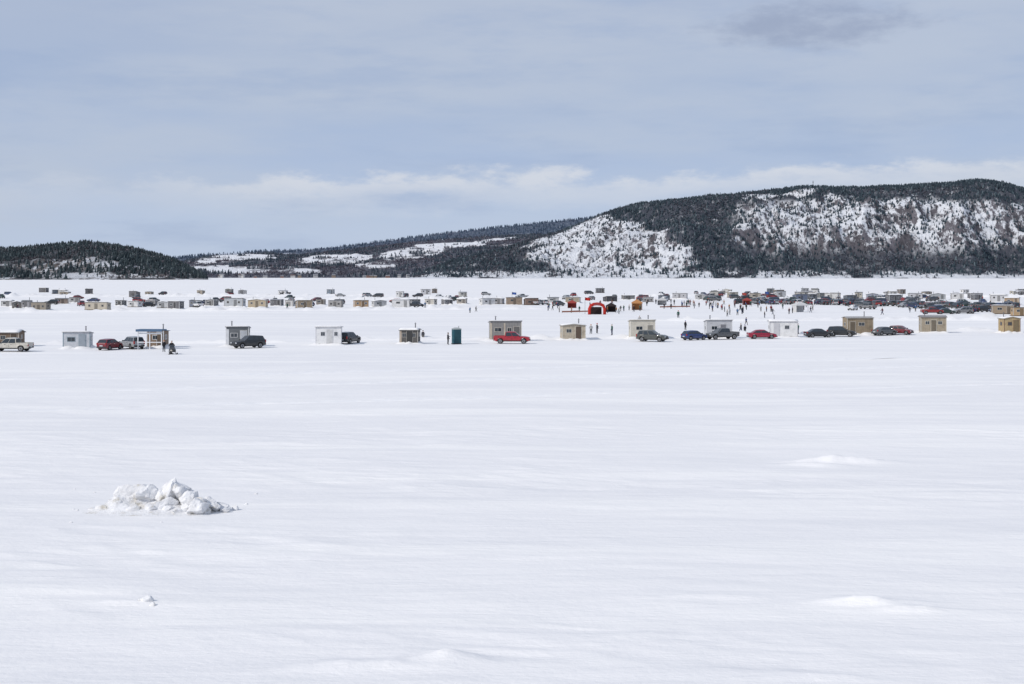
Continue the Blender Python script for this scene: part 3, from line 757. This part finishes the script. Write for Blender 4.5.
def snowmobile(x,y,rz,col,rider=True):
    E=empty('snowmobile',(x,y,float(gh(x,y))),rz)
    m=MB(); R=[]
    for yy,w,z0,z1 in((-1.15,.12,.35,.42),(-.95,.34,.28,.62),(-.5,.42,.25,.85),(-.1,.36,.28,.80),(.3,.22,.35,.62)):
        R.append([(-w,yy,z0),(w,yy,z0),(w,yy,(z0+z1)/2),(w*.6,yy,z1),(-w*.6,yy,z1),(-w,yy,(z0+z1)/2)])
    m.loft(R); obj('hood',m.mesh('hood',[PAINT],False),E,color=col)
    m=MB(); m.loft([[(-.16,.1,.6),(.16,.1,.6),(.16,.1,.74),(-.16,.1,.74)],[(-.18,.8,.58),(.18,.8,.58),(.17,.8,.76),(-.17,.8,.76)],[(-.16,1.3,.6),(.16,1.3,.6),(.12,1.3,.85),(-.12,1.3,.85)]])
    m.loft([[(s*.2,y_,z_) for s in(-1,1)]+[(.2,y_,z_+.05),(-.2,y_,z_+.05)] for y_,z_ in((-.3,.05),(.1,.0),(1.3,.0),(1.6,.22),(1.4,.45),(.3,.45))])
    for s in(-1,1): m.tube((s*.38,-.6,.1),(s*.2,-.5,.4),.03,.03,6); m.tube((0,-.15,.8),(s*.36,-.02,1.0),.02,.02,6)
    obj('seat_and_track',m.mesh('seat_track',[DARK]),E)
    m=MB()
    for s in(-1,1): m.loft([[(s*.42-.08,a,z),(s*.42+.08,a,z),(s*.42+.08,a,z+.03),(s*.42-.08,a,z+.03)] for a,z in((-1.6,.22),(-1.4,.04),(-1,.01),(-.3,.01))])
    obj('skis',m.mesh('skis',[DARK]),E)
    m=MB(); m.add([(-.25,-.45,.84),(.25,-.45,.84),(.2,-.2,1.12),(-.2,-.2,1.12),(-.25,-.43,.84),(.25,-.43,.84),(.2,-.18,1.12),(-.2,-.18,1.12)],[(0,1,2,3),(7,6,5,4),(0,4,5,1),(1,5,6,2),(2,6,7,3),(3,7,4,0)]); obj('windshield',m.mesh('windshield',[GLASS]),E)
    if rider:
        obj('rider',PM['sit'],E,(0,.42,.03),0,(.03,.03,.035))
def canopy(b,base,w,h,col,name='event_tent'):
    x,y=ice(b,base); E=empty(name,(x,y,0),random.uniform(-.2,.2)); m=MB()
    for sx in(-1,1):
        for sy in(-1,1): m.tube((sx*w/2,sy*w/2,0),(sx*w/2,sy*w/2,h*.7),.04,.04,6)
    obj('poles',m.mesh('poles',[STEEL]),E); m=MB(); q=w/2+.1
    m.loft([[(-q,-q,h*.62),(q,-q,h*.62),(q,q,h*.62),(-q,q,h*.62)],[(-q,-q,h*.72),(q,-q,h*.72),(q,q,h*.72),(-q,q,h*.72)],[(-.1,-.1,h),(.1,-.1,h),(.1,.1,h),(-.1,.1,h)]])
    m.box(-w/2,w/2,w/2-.03,w/2,0.02,h*.62); m.box(-w/2,-w/2+.03,-w/2,w/2-.04,.02,h*.62)
    obj('fabric',m.mesh('fabric',[FABRIC]),E,color=col)
def arch(b,base,w,h,col):
    x,y=ice(b,base); E=empty('inflatable_arch',(x,y,0),.1); m=MB(); R=[]; r=.36
    path=[(-w/2,0),(-w/2,h*.55),(-w/2+.35,h*.85),(-w/2+1,h-.1),(0,h),(w/2-1,h-.1),(w/2-.35,h*.85),(w/2,h*.55),(w/2,0)]
    for i,(px_,pz) in enumerate(path):
        a=path[max(0,i-1)]; c=path[min(len(path)-1,i+1)]; d=Vector((c[0]-a[0],0,c[1]-a[1])).normalized(); n=Vector((-d.z,0,d.x))
        R.append([Vector((px_,0,pz))+n*r*math.cos(t)+Vector((0,1,0))*r*math.sin(t) for t in [k*math.pi/5 for k in range(10)]])
    m.loft(R); obj('tube',m.mesh('tube',[FABRIC],True),E,color=col)
    m=MB(); m.box(-w/2+1,w/2-1,-.40,-.38,h-.30,h+.12); obj('banner',m.mesh('banner',[PANEL]),E,color=(.3,.05,.05))
    m=MB(); m.box(-w/2+.5,w/2-.5,1.2,1.26,0.02,h*.7); obj('backdrop',m.mesh('backdrop',[FABRIC]),E,color=(.03,.02,.02))
def fence(b0,b1,base,col,h=1.1):
    x0,y0=ice(b0,base);x1,y1=ice(b1,base-.6); E=empty('safety_fence',(x0,y0,0)); L=math.hypot(x1-x0,y1-y0); n=max(2,int(L/2.5)); E.rotation_euler[2]=math.atan2(y1-y0,x1-x0)
    m=MB()
    for i in range(n+1): m.tube((L*i/n,0,0),(L*i/n,0,h+.15),.03,.03,5)
    obj('posts',m.mesh('posts',[WOOD]),E); m=MB()
    for i in range(n): m.box(L*i/n+.04,L*(i+1)/n-.04,-.01,.01,.15,h+.04*math.sin(i*2.1))
    obj('netting',m.mesh('netting',[FABRIC]),E,color=col)
def flagpole(b,base,h,col):
    x,y=ice(b,base); E=empty('flag',(x,y,0),random.uniform(-.4,.4)); m=MB(); m.tube((0,0,0),(0,0,h),.04,.03,6); obj('pole',m.mesh('pole',[STEEL]),E)
    m=MB(); vs=[];n=8
    for i in range(n+1): t=i/n; vs+=[(.04+1.3*t,.12*math.sin(t*6),h-.05-.15*t),(.04+1.3*t,.12*math.sin(t*6+.3),h-.75-.15*t)]
    m.add(vs,[(2*i,2*i+1,2*i+3,2*i+2) for i in range(n)]); obj('cloth',m.mesh('cloth',[FABRIC]),E,color=col)

# ------------------------------------------------------------------ front row
fhut(-14,20,347,330,2.4,wall=(.17,.12,.085),rc=(.25,.24,.24),trim=(.4,.35,.3),wins=((.5,.6),),door=.85)
fcar('pickup',9,352,174,(.54,.51,.45))
fhut(61,90,349,331,2.2,.12,wall=(.52,.54,.57),wallmat=PANEL,rc=(.5,.5,.52),roof='shed',trim=(.25,.32,.36),wins=((.30,.9),),door=.72,doorc=(.30,.34,.38),pitch=.1)
fcar('hatch',108,350,72,(.18,.015,.025)); fcar('suv',130,349,130,(.30,.31,.32)); 
E=fhut(146,166,348,329,2.0,-.1,wall=(.26,.19,.14),rc=(.06,.14,.24),roof='shed',trim=(.72,.73,.75),wins=((.5,.6),),door=.8,pitch=.08,snow=False)
def porch(b0,b1,base,top):
    x,y=ice((b0+b1)/2,base); w=(b1-b0)/F*y; h=(base-top)/F*y; E=empty('wooden_porch',(x,y-.3,0),-.1); m=MB()
    for i in range(3): m.box(-w/2+i*(w/2-.05),-w/2+i*(w/2-.05)+.1,-.8,-.7,0,h); 
    m.box(-w/2+.1,w/2,-.78,-.72,.85,.95); m.box(-w/2+.1,w/2,-.78,-.72,h*.8,h*.88)
    obj('posts',m.mesh('posts',[TRIM]),E,color=(.72,.73,.75)); m=MB(); m.box(-w/2-.15,w/2+.1,-1,.75,h,h+.12); m.box(-w/2-.15,w/2+.1,-1.03,-1.003,h-.16,h+.14); obj('roof',m.mesh('roof',[PANEL]),E,color=(.07,.13,.22))
porch(140,165,349,330)
x,y=ice(172,354); snowmobile(x,y,math.radians(20),(.03,.03,.03)); x,y=ice(164,352); person(x,y,'arms',.5,color=(.03,.03,.035))
fhut(224,249,347,326,2.4,.1,wall=(.14,.15,.16),wallmat=PANEL,rc=(.4,.4,.42),trim=(.6,.6,.6),wins=((.35,.8),),door=.78,roof='shed',pitch=.1,doorc=(.45,.47,.5),strips=[(0.0,.12,0.02,.98,(.65,.66,.68))])
fcar('suv',247,348.5,-140,BLK)
fhut(314,342,345,326,2.3,.05,wall=(.72,.72,.72),wallmat=PANEL,rc=(.6,.6,.62),trim=(.62,.62,.64),roof='flat',wins=((.28,.5),(.8,.4)),door=.55,doorc=(.55,.55,.55),name='camper_trailer',chim=False,bank=True)
fcar('suv',347,344.5,70,BLK,2.6)
fhut(399,420,344,328,2.2,-.1,wall=(.10,.095,.09),rc=(.22,.21,.2),trim=(.35,.33,.3),roof='gable',pitch=.12,wins=((.25,.5),(.8,.4)),door=.55,doorc=(.04,.04,.04),strips=[(0.0,.1,.02,.96,(.42,.35,.28)),(.42,.47,.02,.96,(.42,.33,.24))])
portable_toilet(456.5,344,(.02,.10,.13))
for b,r,p in((448,344.5,'arms'),(423,340,'stand')):
    x,y=ice(b,r); person(x,y,p,color=(.03,.03,.04))
fhut(488,522,341,320,2.6,.08,wall=(.28,.27,.26),wallmat=METALROOF,rc=(.33,.34,.36),trim=(.5,.46,.40),roof='shed',pitch=.1,wins=((.25,.9),(.62,.5)),door=.85,strips=[(0,.06,.02,1,(.48,.42,.34)),(.44,.49,.02,1,(.5,.42,.32))])
fcar('pickup',512,343.5,-4,(.36,.015,.028))
fhut(560,586,340,323,2.2,.12,wall=(.46,.40,.31),rc=(.42,.40,.36),trim=(.58,.54,.46),wins=((.28,.7),),door=.7,doorc=(.10,.07,.05),roof='gable_front',pitch=.12)
fhut(629,656,339,319,2.4,.05,wall=(.53,.50,.43),rc=(.5,.46,.38),trim=(.66,.63,.57),wins=((.35,.9),),door=.8,roof='shed',pitch=.1,wallmat=PANEL)
fcar('suv',653,341.5,-25,(.07,.075,.07)); fcar('hatch',695,340,30,(.02,.045,.16))
fhut(705,733,338,319,2.3,.05,wall=(.50,.51,.53),wallmat=PANEL,rc=(.55,.55,.56),trim=(.65,.65,.66),wins=((.3,.8),),door=.65,roof='shed',pitch=.12,doorc=(.2,.2,.22))
fcar('pickup',723,339.5,-155,GRY)
fcar('sedan',763,339,4,(.30,.01,.035))
fhut(769,799,337,319,2.2,-.05,wall=(.70,.70,.70),wallmat=PANEL,rc=(.6,.6,.62),trim=(.5,.5,.52),wins=((.62,.6),),door=.25,doorc=(.5,.5,.52),roof='gable',pitch=.15)
fcar('sedan',820,337.5,10,BLK); fcar('suv',843,336.5,-20,BLK)
fhut(845,874,335,316,2.3,.1,wall=(.29,.23,.16),rc=(.42,.40,.38),trim=(.5,.46,.4),wins=((.55,.9),),door=.2,roof='gable',pitch=.15,snow=False)
fcar('sedan',886,335.5,30,GRY); fcar('hatch',902,335,-35,MAR)
fhut(921,948,333,315,2.3,-.12,wall=(.33,.28,.21),rc=(.30,.28,.27),trim=(.55,.52,.45),wins=((.25,.6),(.75,.6)),door=.5,roof='gable',pitch=.2,snow=False)
fhut(1002,1021,333,316,2.2,.1,wall=(.42,.32,.18),rc=(.4,.36,.3),trim=(.2,.12,.08),wins=((.35,.6),),door=.75,roof='gable_front',pitch=.2)
fhut(1046,1072,331,314,2.2,0,wall=(.5,.5,.5),rc=(.4,.36,.3),wins=((.35,.6),),door=.75)
fhut(-60,-34,349,331,2.2,0,wall=(.3,.2,.13),rc=(.4,.36,.3),wins=((.35,.6),),door=.75)

# ------------------------------------------------------------------ mid field
WALLS=[(.64,.64,.64),(.58,.58,.57),(.28,.24,.19),(.12,.12,.13),(.17,.14,.12),(.38,.36,.31),(.28,.29,.31),(.09,.11,.14),(.48,.47,.44),(.14,.15,.15),(.18,.22,.27),(.45,.46,.47),(.62,.62,.63)]
CARS=[BLK,BLK,GRY,GRY,SIL,WHT,MAR,NAV,(.03,.05,.12),DGN,(.2,.2,.21),BLK,(.05,.05,.055),(.24,.02,.02),(.3,.31,.32)]
def midhut(b,base,wpx=None,hpx=None,wall=None,**k):
    x,y=ice(b,base); w=(wpx/F*y) if wpx else random.uniform(2.6,4.6); h=(hpx/F*y) if hpx else random.uniform(1.9,2.5)
    wall=wall or random.choice(WALLS)
    kw=dict(wall=wall,rc=random.choice([(.4,.4,.42),(.2,.2,.2),(.3,.29,.28)]),trim=random.choice([(.6,.6,.6),(.28,.25,.22),(.45,.43,.4)]),
      wins=random.choice([((.3,.7),),((.2,.5),(.8,.5)),((.35,1.0),)]),door=random.choice([.5,.6,.78]),roof=random.choice(['gable','shed','gable_front','flat']),
      pitch=random.uniform(.08,.25),snow=random.random()<.6,rz=random.uniform(-.5,.5),wallmat=random.choice([None,PANEL]),chim=random.random()<.7,bank=random.random()<.8)
    kw.update(k); return hut(x,y,w,random.uniform(2,2.6),h,**kw)
def midcar(b,base,kind=None,deg=None,col=None):
    x,y=ice(b,base); kind=kind or random.choice(['sedan','suv','suv','pickup','hatch','van']); deg=random.uniform(0,360) if deg is None else deg
    return car(kind,x,y,math.radians(deg),col or random.choice(CARS))
O=(.42,.28,.16)
for b,r,w,h,c in [(8,307,10,7,(.5,.5,.5)),(17,309,9,8,(.15,.14,.13)),(27,308,8,8,(.3,.3,.32)),(41,310,16,8,(.25,.22,.18)),(62,304,12,6,(.25,.2,.17)),(75,303,9,6,(.4,.4,.4)),(98,310,24,8,(.44,.40,.33)),
  (121,306,8,6,(.1,.1,.1)),(135,307,12,6,(.6,.6,.6)),(152,306,10,6,(.2,.2,.22)),(163,308,10,7,(.55,.55,.55)),(176,309,14,8,(.12,.12,.13)),(196,307,10,7,(.15,.17,.22)),(212,306,10,6,(.2,.2,.2)),
  (235,307,20,9,(.40,.42,.44)),(258,308,18,9,(.41,.34,.24)),(277,306,11,7,(.13,.13,.14)),(291,307,9,7,(.5,.5,.5)),(304,308,15,8,(.34,.27,.19)),(321,305,8,6,(.2,.18,.16)),(336,308,13,8,(.3,.3,.3)),
  (361,308,14,8,O),(379,307,13,7,(.5,.5,.5)),(401,308,17,9,(.62,.62,.62)),(415,306,9,7,(.1,.1,.1)),(431,305,10,6,(.5,.48,.44)),(447,305,9,6,(.15,.15,.16)),(462,304,9,6,(.36,.33,.3)),
  (487,305,14,7,(.64,.64,.64)),(499,304,9,6,(.3,.3,.32)),(514,305,15,8,(.31,.24,.18)),(531,305,13,7,(.22,.15,.12)),(553,303,11,6,(.5,.5,.5)),(573,303,14,6,(.3,.26,.2)),
  (610,302,12,6,(.06,.06,.07)),(628,300,12,5,(.2,.2,.2)),(648,302,10,5,(.35,.35,.36)),(664,300,10,5,(.12,.15,.2)),(680,299,14,6,(.4,.4,.42)),(700,300,9,6,(.5,.5,.5)),(755,299,10,6,(.38,.35,.3)),
  (800,301,13,7,(.15,.18,.25)),(832,300,13,7,(.55,.55,.55)),(850,302,11,7,(.12,.14,.17)),(872,300,11,7,(.3,.33,.4)),(893,302,14,8,(.15,.15,.16)),(915,299,13,6,(.5,.5,.52)),(938,300,14,7,(.32,.34,.36)),(957,300,12,7,(.60,.60,.6)),
  (975,299,14,6,(.14,.14,.15)),(998,302,15,8,(.55,.55,.56)),(1012,305,14,8,(.34,.25,.17)),(1002,314,20,9,(.28,.22,.16)),(1020,316,16,9,(.40,.28,.16)),(1045,306,14,9,None),(-12,308,12,8,None),(-30,306,12,8,None)]:
    midhut(b,r,w,h,c)
for i in range(34): midhut(random.uniform(-30,1060),random.uniform(292,298),bank=False)
for i in range(20): midhut(random.uniform(720,1060),random.uniform(292,300),bank=False)
for i in range(44): midcar(random.uniform(0,560),random.choice([random.uniform(302,309),random.uniform(294,302)]))
for i in range(24): midcar(random.uniform(560,760),random.uniform(294,302))
for i in range(48):
    t=i/47; b=742+t*270+random.uniform(-2,2); midcar(b,303.5+5.0*t+random.uniform(-.5,.5),deg=random.choice([80,95,100,10]))
for i in range(34): midcar(random.uniform(735,935),random.uniform(298.5,303.5))
for i in range(28): midcar(random.uniform(850,1045),random.uniform(301,311))
for i in range(9): midcar(random.uniform(930,1000),random.uniform(311,315),deg=random.choice([0,180,20]))
for i in range(9): midcar(random.uniform(690,780),random.uniform(296,301),deg=random.choice([0,180,20]))
# crowd
for i in range(44): x,y=ice(random.gauss(690,42),random.uniform(303,312)); person(x,y)
for i in range(18): x,y=ice(random.gauss(735,22),random.uniform(305,317)); person(x,y)
for i in range(16): x,y=ice(random.uniform(545,625),random.uniform(306,314)); person(x,y)
for i in range(5): x,y=ice(random.uniform(580,790),random.uniform(316,332)); person(x,y)
for i in range(6): x,y=ice(random.uniform(0,560),random.uniform(303,311)); person(x,y)
for i in range(30): x,y=ice(random.uniform(740,1020),random.uniform(300,315)); person(x,y)
for b,r in((591,334),(597,333.5),(612,335),(745,334),(741,333),(798,334),(476,312),(470,313)):
    x,y=ice(b,r); person(x,y)
RD=(.44,.03,.022)
arch(597,314.5,3.6,2.5,RD); canopy(611,312,2.4,2.3,(.03,.02,.02)); fence(562,588,313,(.36,.15,.10),.5); canopy(637,310,2.6,2.8,(.46,.22,.09)); fence(660,690,308,(.36,.15,.10),.5)
canopy(572,308,2.4,2.2,(.32,.06,.05)); canopy(800,312,3,2.6,(.55,.55,.55)); canopy(747,305,2.5,2.2,(.30,.06,.05)); canopy(662,305,2.6,2.3,(.5,.5,.5))
for b,r,c in((585,314,RD),(742,306,(.3,.05,.04)),(765,304,(.05,.1,.3)),(512,305,(.05,.1,.3))): flagpole(b,r,4,c)
# ploughed snow banks
def snowbank(b0,b1,r0,r1,h,w,seed):
    x0,y0=ice(b0,r0);x1,y1=ice(b1,r1); n=max(20,int(math.hypot(x1-x0,y1-y0)/1.2)); m=MB(); vs=[];k=7
    for i in range(n+1):
        t=i/n
        for j in range(k):
            u=j/(k-1)*2-1; x=x0+(x1-x0)*t; y=y0+(y1-y0)*t+u*w; e=min(1,10*t,10*(1-t))
            vs.append((x,y,-.05+h*e*(1-u*u)*(.25+1.3*abs(mnoise.noise(Vector((x*.35+seed,y*.6,seed)))))))
    m.add(vs,[(i*k+j,(i+1)*k+j,(i+1)*k+j+1,i*k+j+1) for i in range(n) for j in range(k-1)]); obj('snow_bank',m.mesh('bank',[SNOW],True))
snowbank(-60,560,313,309,1.3,2.5,1); snowbank(180,620,300.5,299,1.5,4,2); snowbank(640,1060,321,320,1.2,2.5,3); snowbank(-60,420,297,296,1.6,6,4); snowbank(600,1060,296,297,1.6,6,5)
snowbank(-40,300,345.5,342,.7,1.3,6); snowbank(300,700,341,337.5,.7,1.3,7); snowbank(700,1060,335,330,.7,1.3,8)
# far-shore houses
def house(b,row,D,w,h,wall,rc):
    x=(b-512)/F*D; z=CAM_H+(HY-row)/F*D; E=empty('farmhouse',(x,D,z),random.uniform(-.4,.4))
    m=MB(); d=w*.7; m.box(-w/2,w/2,-d/2,d/2,-6,h); m.add([(-w/2,-d/2,h),(-w/2,d/2,h),(-w/2,0,h+d*.3),(w/2,-d/2,h),(w/2,d/2,h),(w/2,0,h+d*.3)],[(0,1,2),(3,5,4),(0,2,5,3),(1,4,5,2)]); obj('walls',m.mesh('w',[PANEL]),E,color=wall)
    m=MB(); q=w/2+.4
    for s in(-1,1): m.add([(-q,0,h+d*.3+.25),(q,0,h+d*.3+.25),(q,s*(d/2+.5),h-.1),(-q,s*(d/2+.5),h-.1)],[(0,1,2,3)])
    obj('roof',m.mesh('r',[METALROOF]),E,color=rc); m=MB()
    for i in(-.3,0,.3): m.box(i*w-.6,i*w+.6,-d/2-.06,-d/2-.02,h*.35,h*.75)
    obj('windows',m.mesh('wi',[GLASS]),E)
for i in range(22):
    b=random.uniform(150,470); house(b,random.uniform(276,278),3460,random.uniform(7,11),random.uniform(3,4.5),random.choice([(.45,.45,.45),(.25,.13,.1),(.22,.17,.13),(.35,.35,.36)]),random.choice([(.15,.10,.09),(.2,.2,.22),(.3,.3,.32)]))

# ------------------------------------------------------------------ world
w=bpy.data.worlds.new('World'); scene.world=w; w.use_nodes=True; nt=w.node_tree; nt.nodes.clear()
SEL=math.radians(36); Sd=Vector((-0.72,-0.50,0)).normalized()*math.cos(SEL); Sd.z=math.sin(SEL)
sky=N(nt,'ShaderNodeTexSky',sky_type='NISHITA'); sky.sun_disc=False; sky.sun_elevation=SEL; sky.sun_rotation=math.atan2(Sd.x,Sd.y); sky.altitude=50; sky.dust_density=1.0
bg1=N(nt,'ShaderNodeBackground'); nt.links.new(sky.outputs[0],bg1.inputs[0]); bg1.inputs[1].default_value=0.10
tc=N(nt,'ShaderNodeTexCoord').outputs['Generated']; sp=N(nt,'ShaderNodeSeparateXYZ'); nt.links.new(tc,sp.inputs[0]); sx,sy_,sz=sp.outputs
base=ramp(nt,sstep(nt,sz,0.0,0.22),[(0.0,lin((188,203,227))),(0.30,lin((171,189,220))),(0.65,lin((170,186,214))),(1.0,lin((177,189,212)))])
nA=noise_node(nt,tc,1.0,6,0.55,(2.2,2.2,11)); nB=noise_node(nt,tc,1.0,6,0.6,(7,7,34)); nC=noise_node(nt,tc,1.0,8,0.62,(22,22,60))
c=mix(nt,sstep(nt,nA,0.42,0.64,0.0,0.75),base,lin((189,199,217)))
c=mix(nt,sstep(nt,nB,0.46,0.70,0.0,0.5),c,lin((158,177,210)))
edge=math_n(nt,'ADD',math_n(nt,'MULTIPLY',sx,0.018),0.037)
edge=math_n(nt,'ADD',edge,math_n(nt,'MULTIPLY',nC,0.042)); edge=math_n(nt,'ADD',edge,math_n(nt,'MULTIPLY',nB,0.026))
dz=math_n(nt,'SUBTRACT',edge,sz)
top=sstep(nt,dz,-0.003,0.008); fade=sstep(nt,dz,0.006,0.030,1.0,0.06)
side=sstep(nt,math_n(nt,'ADD',sx,math_n(nt,'MULTIPLY',nB,0.2)),-0.20,-0.04,0.25,0.85)
bm_=math_n(nt,'MULTIPLY',math_n(nt,'MULTIPLY',top,fade),side)
puff=sstep(nt,nC,0.36,0.62,0.55,1.0); bm_=math_n(nt,'MULTIPLY',bm_,puff)
c=mix(nt,bm_,c,lin((216,220,230)))
vx=math_n(nt,'DIVIDE',math_n(nt,'SUBTRACT',sx,0.205),0.065); vz=math_n(nt,'DIVIDE',math_n(nt,'SUBTRACT',sz,0.170),0.015)
q=math_n(nt,'ADD',math_n(nt,'MULTIPLY',vx,vx),math_n(nt,'MULTIPLY',vz,vz)); q=math_n(nt,'ADD',q,math_n(nt,'MULTIPLY',math_n(nt,'SUBTRACT',nC,0.5),5.0))
c=mix(nt,sstep(nt,q,1.7,-0.2,0.0,0.75),c,lin((150,162,189)))
bg2=N(nt,'ShaderNodeBackground'); nt.links.new(c,bg2.inputs[0]); bg2.inputs[1].default_value=1.0
mx=N(nt,'ShaderNodeMixShader'); mx.inputs[0].default_value=0.92; nt.links.new(bg1.outputs[0],mx.inputs[1]); nt.links.new(bg2.outputs[0],mx.inputs[2])
out=N(nt,'ShaderNodeOutputWorld'); nt.links.new(mx.outputs[0],out.inputs[0])
sl=bpy.data.lights.new('sun','SUN'); sl.energy=2.75; sl.angle=math.radians(1.0); sl.color=(1.0,0.945,0.87)
so=bpy.data.objects.new('sun',sl); COL.objects.link(so); so.rotation_euler=Sd.to_track_quat('Z','Y').to_euler(); so.location=(-50,-50,80)
# ------------------------------------------------------------------ camera
cd=bpy.data.cameras.new('camera'); cd.lens=50; cd.sensor_width=36; cd.shift_y=-68/1024; cd.clip_start=0.5; cd.clip_end=40000
co=bpy.data.objects.new('camera',cd); COL.objects.link(co); co.location=(0,0,CAM_H); co.rotation_euler=(math.radians(90),0,0); scene.camera=co
scene.view_settings.view_transform='Standard'; scene.view_settings.look='None'; scene.view_settings.exposure=0
print('objects',len(bpy.data.objects))
